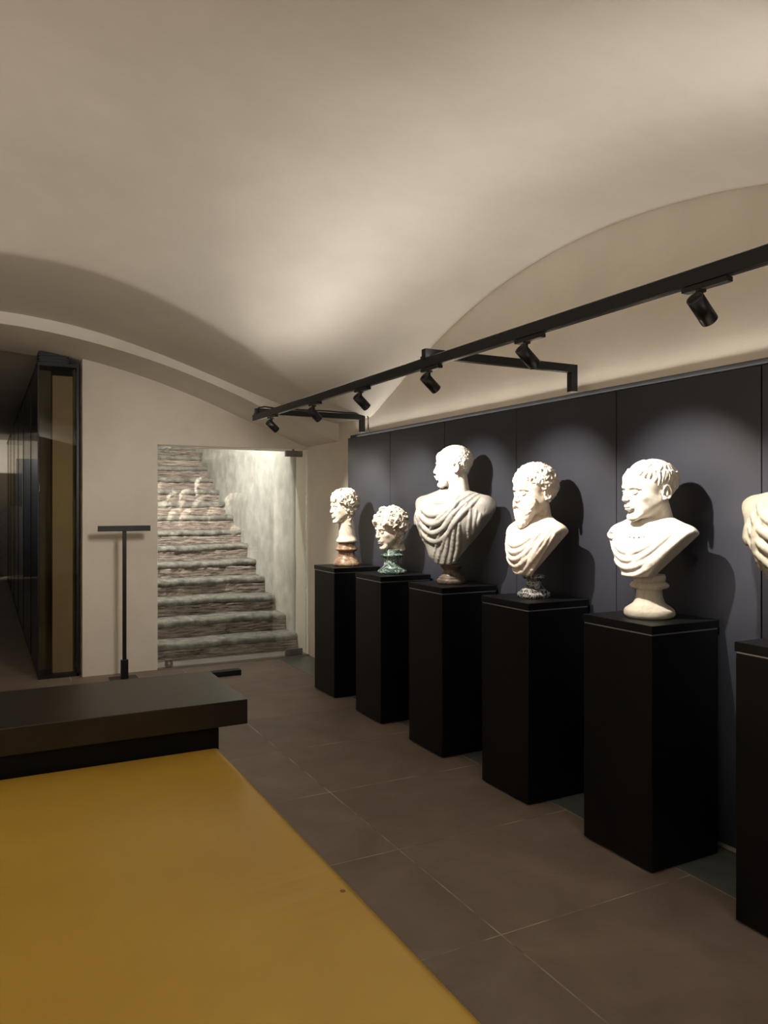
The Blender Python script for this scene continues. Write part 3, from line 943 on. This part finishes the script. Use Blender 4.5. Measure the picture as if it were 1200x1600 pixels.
# ---- the large grey-draped profile bust
def grey_drapery(root, mat, W=.262, zs=.545, zb=.130):
    F = u_folds(W, zs, .455, 4, x0=.45, r=(.009, .020), k=.006, dz=.036, top=.01)
    F += [([(W * .95, zs + .02), (W * .75, zs - .10), (W * .15, zs - .22), (-W * .1, zb + .02)], .010, .020, .006),
          ([(W * .85, zs + .045), (W * .60, zs - .07), (W * .02, zs - .18), (-W * .25, zb + .04)], .008, .017, .005),
          ([(W * .70, zs + .05), (W * .45, zs - .04), (-W * .1, zs - .14), (-W * .45, zs - .25)], .008, .017, .005),
          ([(W * .52, zs - .16), (W * .40, zs - .28), (W * .25, zb + .01)], .008, .017, .005),
          ([(W * .66, zs - .14), (W * .54, zs - .28), (W * .34, zb + .01)], .008, .017, .005),
          ([(W * .35, zs - .20), (W * .22, zs - .30), (W * .10, zb + .01)], .008, .017, .005),
          ([(-W * .55, zs - .02), (-W * .72, zs - .14), (-W * .62, zs - .28)], .008, .017, .005),
          ([(-W * .75, zs - .02), (-W * .90, zs - .12), (-W * .82, zs - .24)], .008, .017, .005),
          ([(W * .86, zs - .05), (W * .90, zs - .14), (W * .76, zs - .24)], .008, .013, .004), ([(W * 1.0, zs - .06), (W * 1.02, zs - .13), (W * .86, zs - .21)], .008, .012, .004), ([(W * 1.1, zs - .08), (W * 1.12, zs - .12), (W * .96, zs - .18)], .007, .010, .004)]
    G = [([(W * .55, zs - .02), (W * .25, zs - .22), (-W * .35, zs - .22), (-W * .55, zs - .08)], .006, .020, .004),
         ([(W * .45, zs - .10), (W * .20, zs - .28), (-W * .30, zs - .34), (-W * .62, zs - .20)], .006, .020, .004),
         ([(W * .60, zs - .15), (W * .48, zs - .28), (W * .30, zb + .02)], .005, .015, .004)]
    def extra(s):
        # left arm stub with a cut-off pleated sleeve
        s.cap((W - .07, .0, zs - .05), (W + .005, -.01, zs - .12), .072, .066, .03)
        s.cap((-W + .07, .0, zs - .05), (-W + .01, -.005, zs - .14), .070, .060, .03)
        s.cap((-W * .55, -.02, zs - .12), (-W * .30, -.02, zb + .08), .10, .085, .05)
        s.cap((W * .50, -.02, zs - .14), (W * .22, -.02, zb + .06), .10, .08, .05)
    t = carve_torso(mat, root, W + .055, zs, zb, .105, .150, F, G, vsharp=.012, tip=.075, back=.10, extra=extra, collar=[(zs + .045, .015, .085, .090, .0), (zs + .025, .011, .112, .120, -.004)], wr=W + .0)
    return t
def bust_emperor(i):
    root = bust_root(i, PYC[i], 'large bust in pale grey drapery, head in strict profile with cropped hair', x=2.758)
    lathe('socle', rounded_profile([(.092, 0), (.097, .010), (.096, .026), (.084, .034), (.083, .042), (.068, .054), (.056, .074), (.055, .094), (.064, .104), (.074, .112), (.076, .122), (.070, .131)], 4), M_BROWN, root)
    head = carve_head(M_WHITE, root, 3, neck_to=-.24, neck_r=.060, neck_dir=(.015, .045))
    hair = carve_hair('short', M_WHITE, root, 11, front=.058)
    beard = carve_beard('short', M_WHITE, root, 12)
    place_head([head, hair, beard], .775, 1.12, yaw=-38, pitch=0, off=(.024, -.002), zs=.95)
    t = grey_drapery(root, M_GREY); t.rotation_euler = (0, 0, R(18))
    return root
# ---- the cropped bust at the picture edge
def bust_cropped(i):
    root = bust_root(i, PYC[i], 'cream draped bust cut off by the picture edge', x=2.758)
    lathe('socle', rounded_profile([(.100, 0), (.106, .012), (.104, .030), (.090, .040), (.070, .056), (.058, .080), (.060, .104), (.078, .114), (.080, .124), (.074, .132)], 4), M_DIMMED, root)
    head = carve_head(M_DIMMED, root, 4, neck_to=-.24, neck_r=.060, neck_dir=(.0, .045))
    hair = carve_hair('curly', M_DIMMED, root, 21, front=.060)
    place_head([head, hair], .745, 1.17, yaw=-10, off=(.0, -.035))
    t = grey_drapery(root, M_DIMMED, W=.285, zs=.525)
    return root
# ---- the two small heads
def bust_curly(i):
    root = bust_root(i, PYC[i], 'small curly-haired head on a long neck, farthest bust, on brown speckled socle')
    lathe('socle', rounded_profile([(.108, 0), (.114, .010), (.112, .024), (.098, .050), (.078, .075), (.070, .095), (.069, .118), (.080, .126), (.092, .134), (.094, .146), (.080, .158), (.072, .172), (.070, .190), (.074, .200)], 4), M_BRECCIA, root)
    head = carve_head(M_CREAM, root, 5, neck_to=-.300, neck_r=.064, neck_dir=(-.005, .030), neck_flare=(.094, -.275))
    hair = carve_hair('big', M_CREAM, root, 31, front=.060, long_back=True, low=.06)
    place_head([head, hair], .500, 1.05, yaw=-4, pitch=2, off=(0, -.03))
    return root
def bust_green(i):
    root = bust_root(i, PYC[i], 'wavy-haired head set low on a dark green veined marble socle')
    lathe('socle', rounded_profile([(.106, 0), (.112, .010), (.108, .026), (.092, .034), (.080, .044), (.068, .064), (.063, .090), (.064, .118), (.078, .126), (.086, .134), (.086, .144), (.072, .152), (.070, .168), (.072, .182)], 4), M_GREEN, root)
    head = carve_head(M_CREAM, root, 6, neck_to=-.155, neck_r=.054, neck_dir=(.0, .03))
    hair = carve_hair('big', M_CREAM, root, 41, front=.058, long_back=True)
    place_head([head, hair], .335, 1.12, yaw=2, pitch=9, off=(.0, -.02))
    return root
import time as _t
for i, fn in enumerate((bust_curly, bust_green, bust_emperor, bust_bearded, bust_shaven, bust_cropped)):
    _a = _t.time(); fn(i); print('bust', i, round(_t.time() - _a, 1), 's')

# ------------------------------------------------------------------ lighting track
TX, TZ0, TZ1 = 2.01, 2.297, 2.347
track = empty('light_track', (TX, 0, TZ0))
tag(track, 'long black ceiling light track on two arms above the busts', 'light track')
boxes('rail', [((-.018, .55, 0), (.018, 6.21, .05))], BLACKMETAL, track, .002)
boxes('rail_groove', [((-.008, .56, -.0012), (.008, 6.20, .001))], RUBBER, track)
for ya in (3.385, 6.13):
    a = boxes('arm', [((-.02, ya - .02, .052), (.985, ya + .02, .097))], BLACKMETAL, track, .002)
    boxes('arm_clamp', [((-.024, ya - .024, .046), (.024, ya + .024, .060))], BLACKMETAL, a)
    boxes('arm_post', [((.94, ya - .02, -.057), (.985, ya + .02, .0525))], BLACKMETAL, a, .002)
# power cable along the far arm
def tube_bm(bm, pts, r, n=8):
    prev = None
    P = [Vector(p) for p in pts]
    for i, p in enumerate(P):
        d = (P[min(i + 1, len(P) - 1)] - P[max(i - 1, 0)]).normalized()
        q = d.to_track_quat('Z', 'Y')
        ring = [bm.verts.new(p + q @ Vector((r * math.cos(2 * PI * k / n), r * math.sin(2 * PI * k / n), 0))) for k in range(n)]
        if prev:
            for k in range(n):
                f = bm.faces.new((prev[k], prev[(k + 1) % n], ring[(k + 1) % n], ring[k])); f.smooth = True
        else:
            bm.faces.new(ring[::-1])
        prev = ring
    bm.faces.new(prev)
bm = bmesh.new()
cp = [(0.0, 6.10, .05), (.0, 6.10, .10), (.05, 6.10, .112), (.15, 6.10, .104), (.4, 6.10, .104), (.6, 6.10, .108), (.8, 6.10, .103), (.94, 6.10, .106), (.99, 6.098, .098), (1.005, 6.095, .075), (1.006, 6.095, 0), (1.004, 6.095, -.055)]
tube_bm(bm, cp, .006)
bm_obj('power_cable', bm, BLACKMETAL, track)

SPY = [1.69, 2.57, 3.36, 4.16, 4.90, 5.77]
BY = [1.775, 2.615, 3.465, 4.325, 5.165, 6.0]
spot_labels = ['largest black spotlight, alone at the near right end of the track',
               'black track spotlight hanging in front of the nearer support arm, right of its crossing',
               'black track spotlight directly below the tip of the nearer support arm',
               'black track spotlight midway between the two support arms',
               'black track spotlight hanging in front of the far support arm',
               'smallest black spotlight, at the far tip of the rail']
def spotlight(y, yb):
    root = empty('track_spotlight', (TX, y, TZ0))
    boxes('track_adapter', [((-.016, -.105, -.018), (.016, .065, -.0022))], BLACKMETAL, root, .002)
    boxes('adapter_plate', [((-.012, -.10, -.0195), (.012, .06, -.0178))], GREYMETAL, root)
    bm = bmesh.new(); cyl_bm(bm, (0, 0, -.018), (0, 0, -.062), .0065, n=16); cyl_bm(bm, (0, 0, -.018), (0, 0, -.026), .016, n=20)
    bm_obj('stem', bm, BLACKMETAL, root)
    pivot = Vector((0, 0, -.075))
    tgt = Vector((2.74 - TX, yb - y, 1.66 - TZ0))
    d = (tgt - pivot).normalized()
    A = pivot - d * .042; B = pivot + d * .058
    bm = bmesh.new()
    cyl_bm(bm, A, B, .0275, n=36, caps=False)
    cyl_bm(bm, A, B, .0235, n=36, caps=False)
    # open rims front and back
    q = d.to_track_quat('Z', 'Y')
    for P_, s in ((A, 1), (B, -1)):
        ra = []; rb = []
        for i in range(36):
            u = q @ Vector((math.cos(2 * PI * i / 36), math.sin(2 * PI * i / 36), 0))
            ra.append(bm.verts.new(P_ + u * .0275)); rb.append(bm.verts.new(P_ + u * .0235))
        for i in range(36):
            j = (i + 1) % 36
            bm.faces.new((ra[i], ra[j], rb[j], rb[i]))
    bmesh.ops.remove_doubles(bm, verts=bm.verts, dist=1e-5)
    hs = bm_obj('housing', bm, BLACKMETAL, root)
    bm = bmesh.new(); cyl_bm(bm, A + d * .012, A + d * .016, .0235, n=32); bm_obj('back_cap', bm, RUBBER, hs)
    bm = bmesh.new(); cyl_bm(bm, B - d * .020, B - d * .017, .0233, n=32); bm_obj('lens', bm, LENS, hs)
    return root, Vector((TX, y, TZ0)) + B, d
SPOT_W = 118.0
for i, (y, yb) in enumerate(zip(SPY, BY)):
    root, pos, d = spotlight(y, yb)
    tag(root, spot_labels[i], 'spotlight', 'spotlights along the track')
    L = bpy.data.lights.new('spot_lamp', 'SPOT'); L.energy = SPOT_W; L.color = (1.0, .90, .77)
    L.spot_size = R(64); L.spot_blend = .85; L.shadow_soft_size = .014
    lo = bpy.data.objects.new('spot_lamp', L); C.objects.link(lo)
    lo.location = pos + d * .004; lo.rotation_euler = (-d).to_track_quat('Z', 'Y').to_euler()

# ------------------------------------------------------------------ yellow daybed
bed = empty('upholstered_bench', (.2, 2.1, 0))
tag(bed, 'long bench with a smooth mustard yellow cushion top', 'bench')
def cushion():
    x0, x1, y0, y1, z0, z1 = -.62, 1.0, .55, 3.615, .33, .45
    bm = bmesh.new(); nx, ny = 70, 130; r = .045
    def top(x, y):
        e = min(x - x0, x1 - x, y - y0, y1 - y)
        z = z1 + .004 * min(1, e / .3)
        # stretch wrinkles by the aisle edge
        wx = math.exp(-((x - .84) / .13) ** 2)
        for yw, a in ((2.08, .0026), (2.14, -.0022), (2.20, .0022), (2.27, -.0014), (2.75, .0014), (1.98, -.0013)):
            z += a * wx * math.exp(-((y - yw - .12 * (x - .84)) / .018) ** 2)
        if e < r: z -= r - math.sqrt(max(0, r * r - (r - max(e, 0)) ** 2))
        return z
    def sp(a, b, n):
        t = np.linspace(0, 1, n); t = t - .16 * np.sin(2 * PI * t) / 1.0
        return a + (b - a) * t
    # dense columns towards the visible right edge
    xs = np.concatenate([np.linspace(x0, .6, 36), np.linspace(.62, x1, 46)])
    ys = np.concatenate([np.linspace(y0, y0 + .05, 6), np.linspace(y0 + .07, 1.8, 30), np.linspace(1.81, 2.4, 90), np.linspace(2.42, 3.54, 46), np.linspace(3.56, y1, 8)])
    g = [[bm.verts.new((x - .2, y - 2.1, top(x, y))) for x in xs] for y in ys]
    for j in range(len(ys) - 1):
        for i in range(len(xs) - 1):
            f = bm.faces.new((g[j][i], g[j][i + 1], g[j + 1][i + 1], g[j + 1][i])); f.smooth = True
    rim = [g[0][i] for i in range(len(xs))] + [g[j][-1] for j in range(1, len(ys))] + [g[-1][i] for i in range(len(xs) - 2, -1, -1)] + [g[j][0] for j in range(len(ys) - 2, 0, -1)]
    lowr = [bm.verts.new((v.co.x, v.co.y, z0)) for v in rim]
    for i in range(len(rim)):
        j = (i + 1) % len(rim)
        bm.faces.new((rim[i], rim[j], lowr[j], lowr[i]))
    bm.faces.new(lowr[::-1])
    return bm_obj('cushion', bm, LEATHER, bed)
cushion()
box('base', (-.76, -1.5, 0), (.74, 1.49, .332), DARKWOOD, bed, .004)

# ------------------------------------------------------------------ dark slab table
tab = empty('slab_table', (.2, 3.95, 0))
tag(tab, 'low dark wooden table with thick overhanging top at the bench end', 'table')
box('tabletop', (-1.05, -.37, .545), (.925, .34, .663), DARKWOOD, tab, .003)
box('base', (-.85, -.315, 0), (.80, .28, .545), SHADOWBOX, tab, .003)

# ------------------------------------------------------------------ T-shaped stand and bar by the end wall
tst = empty('t_shaped_stand', (1.135, 7.30, 0))
tag(tst, 'slim black T-shaped stand against the cream end wall', 'stand')
box('crossbar', (-.228, -.02, 1.355), (.228, .02, 1.405), BLACKMETAL, tst, .003)
box('post', (-.017, -.012, .16), (.017, .012, 1.357), BLACKMETAL, tst, .002)
box('sleeve', (-.032, -.02, .014), (.032, .02, .185), BLACKMETAL, tst, .002)
box('base_plate', (-.12, -.12, 0), (.12, .12, .014), BLACKMETAL, tst, .003)
fb = box('floor_bar', (1.55, 7.00, 0.001), (2.14, 7.09, .05), BLACKMETAL, None, .004)
tag(fb, 'flat black bar lying on the floor in front of the glass door', 'floor bar')

# ------------------------------------------------------------------ glazed display wall in the next hall
dc = empty('display_case', (.62, 7.66, 0))
tag(dc, 'tall smoked glass display case left of the cream end wall', 'display case')
cx0, cx1, cz = -.185, .165, 2.90
LEN = 10.6
boxes('frame', [((cx0, 0, cz - .03), (cx1, LEN, cz)), ((cx1 - .02, 0, 0), (cx1, .03, cz - .03)),
                ((cx0, 0, 0), (cx1, LEN, .03)), ((cx0 - .002, -.002, .03), (cx0 + .010, .010, cz - .03))], BLACKMETAL, dc)
for y in (1.2, 2.9, 4.6, 6.3, 8.0, 9.7):
    box('joint_strip', (cx0 - .003, y, .03), (cx0 + .006, y + .012, cz - .03), BLACKMETAL, dc)
box('end_pane', (cx0 + .010, .004, .03), (cx1 - .02, .012, cz - .03), SMOKED, dc)['label'] = 'narrow smoked glass end pane'
box('side_pane', (cx0 + .001, .012, .03), (cx0 + .009, LEN - .01, cz - .03), SMOKED, dc)['label'] = 'long smoked glass side'
BRN = mottled('bronze_lining', (.34, .28, .17), (.40, .33, .20), scale=2, rough=.6)
BRN2 = mottled('dark_lining', (.075, .066, .045), (.095, .082, .056), scale=2, rough=.6)
box('lining_panel', (-.055, .10, .03), (.12, .13, cz - .10), BRN, dc)['label'] = 'lighter brown lining panel'
boxes('back_lining', [((.125, .10, .03), (.145, LEN - .02, cz - .03)), ((cx0 + .03, .30, .03), (-.055, .32, cz - .03))], BRN2, dc)
lv = boxes('louver', [((cx0 + .005 + .0, .0 + .0, cz + .004 + k * .026), (.075, .25, cz + .022 + k * .026)) for k in range(6)], BLACKMETAL, dc)
boxes('louver_core', [((cx0 + .02, .012, cz), (.06, .24, cz + .158))], RUBBER, lv)
boxes('top_rail', [((cx0, .24, cz), (cx0 + .03, LEN, cz + .02))], BLACKMETAL, dc)
cb = box('ceiling_block', (.50, 7.75, 3.06), (.70, 8.1, 3.12), WALLPAINT)
tag(cb, 'small white block above the display case louver', 'block')

# the hall beyond
tag(box('ceiling_hall', (-4.5, 7.98, 3.10), (.81, 20.2, 3.2), PLASTER), 'low ceiling of the next hall', 'ceiling', kind='structure')
tag(box('wall_hall_right', (.792, 7.98, 0), (.86, 20.2, 3.1), WALLPAINT), 'wall behind the display case', 'wall', kind='structure')
tag(box('wall_hall_end', (-4.5, 20.0, 0), (.79, 20.2, 3.1), WALLPAINT), 'white end wall of the next hall', 'wall', kind='structure')
tag(box('wall_hall_left', (-4.7, 6.82, 0), (-4.5, 20.2, 3.1), WALLPAINT), 'left wall of the next hall', 'wall', kind='structure')
tag(box('wall_hall_front', (-4.5, 6.82, 0), (-3.07, 7.0, 3.1), WALLPAINT), 'return wall of the next hall', 'wall', kind='structure')
hp = box('dark_partition', (-1.6, 18.6, .02), (.25, 18.72, 2.6), PANEL, None, .004)
tag(hp, 'tall black panel far down the next hall, seen in the smoked glass', 'wall panel')
hp = box('hall_plinth', (.26, 19.2, 0), (.78, 19.6, 1.55), GREYMETAL, None, .004)
tag(hp, 'grey plinth against the white far end of the next hall', 'plinth')
L = bpy.data.lights.new('hall_lamp', 'SPOT'); L.energy = 160; L.color = (1, .95, .88); L.spot_size = R(80); L.spot_blend = .8; L.shadow_soft_size = .03
lo = bpy.data.objects.new('hall_lamp', L); C.objects.link(lo); lo.location = (-.6, 16.8, 3.0)
lo.rotation_euler = (-(Vector((.1, 19.6, 1.5)) - Vector(lo.location)).normalized()).to_track_quat('Z', 'Y').to_euler()

# ------------------------------------------------------------------ room lamps and added fill lights
def spot(name, loc, tgt, w, size, blend=.7, soft=.03, col=(1, .90, .78)):
    L = bpy.data.lights.new(name, 'SPOT'); L.energy = w; L.color = col
    L.spot_size = R(size); L.spot_blend = blend; L.shadow_soft_size = soft
    o = bpy.data.objects.new(name, L); C.objects.link(o); o.location = loc
    o.rotation_euler = (-(Vector(tgt) - Vector(loc)).normalized()).to_track_quat('Z', 'Y').to_euler()
    return o
# stairwell lamp high above the steps
def area(name, loc, tgt, w, sx, sy, col):
    L = bpy.data.lights.new(name, 'AREA'); L.energy = w; L.color = col; L.shape = 'RECTANGLE'; L.size = sx; L.size_y = sy
    o = bpy.data.objects.new(name, L); C.objects.link(o); o.location = loc
    o.rotation_euler = (-(Vector(tgt) - Vector(loc)).normalized()).to_track_quat('Z', 'Y').to_euler()
    return o
area('stair_lamp', (1.9, 8.4, 3.15), (2.0, 11.2, 1.6), 100, .8, .25, (1, .96, .9))
# the opposite side of the gallery has its own track lights washing the left wall
for y in (1.2, 3.3, 5.0):
    spot('opposite_track_lamp', (-1.6, y, 2.3), (-3.0, y, 1.6), 190, 95, .8)
# added fill lamps behind the viewer throw light forward along the vault
for x, y, wt in ((-1.8, -2.6, 230), (.6, -2.6, 480)):
    spot('vault_fill_lamp', (x, y, 1.95), (x * .86, y + 4.0, 1.95 + 2.9), wt, 80, .7, .45, (1, .965, .91))
# added fill for the vault along the panel tops; the channel's lips shape it
tag(boxes('light_channel', [((3.0, .6, 2.2052), (3.0025, 6.487, 2.2115)), ((3.025, .6, 2.2052), (3.0275, 6.487, 2.240)), ((3.0025, .6, 2.2052), (3.025, 6.487, 2.2065))], BLACKMETAL),
    'added slim black channel shaping light along the tops of the panels', 'channel', kind='structure')
L = bpy.data.lights.new('vault_fill_strip', 'AREA'); L.energy = 6.5; L.color = (1, .955, .885); L.shape = 'RECTANGLE'
L.size = .014; L.size_y = 5.6
o = bpy.data.objects.new('vault_fill_strip', L); C.objects.link(o); o.location = (3.0135, 3.55, 2.2085)
o.rotation_euler = (0, PI + R(27), 0)
# and the track shines upward too: a slim linear lamp set in the top of the rail
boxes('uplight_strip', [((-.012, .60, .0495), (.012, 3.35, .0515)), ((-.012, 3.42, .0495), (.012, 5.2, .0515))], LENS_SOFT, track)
boxes('light_lip', [((.0135, .55, .05), (.018, 3.36, .0625)), ((.0135, 3.41, .05), (.018, 6.10, .0625))], BLACKMETAL, track)  # added lip to hold the strip's light off the side wall
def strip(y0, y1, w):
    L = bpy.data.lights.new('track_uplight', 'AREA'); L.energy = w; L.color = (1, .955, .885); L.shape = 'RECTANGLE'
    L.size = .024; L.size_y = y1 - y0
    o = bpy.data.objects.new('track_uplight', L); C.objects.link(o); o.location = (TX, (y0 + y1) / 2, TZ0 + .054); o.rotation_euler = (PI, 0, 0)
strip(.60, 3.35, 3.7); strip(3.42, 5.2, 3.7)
spot('end_wall_fill', (1.40, 4.3, 2.26), (1.6, 7.6, 1.2), 95, 66, 1.0, .22, (1, .94, .85))  # added fill to brighten the end wall, no fixture there
w = bpy.data.worlds.new('world'); SC.world = w; w.use_nodes = True
w.node_tree.nodes['Background'].inputs[0].default_value = (.012, .011, .010, 1)
w.node_tree.nodes['Background'].inputs[1].default_value = 1.0

SC.view_settings.view_transform = 'Standard'; SC.view_settings.look = 'None'
SC.view_settings.gamma = 1.0; SC.view_settings.use_curve_mapping = False
SC.view_settings.exposure = 0.6
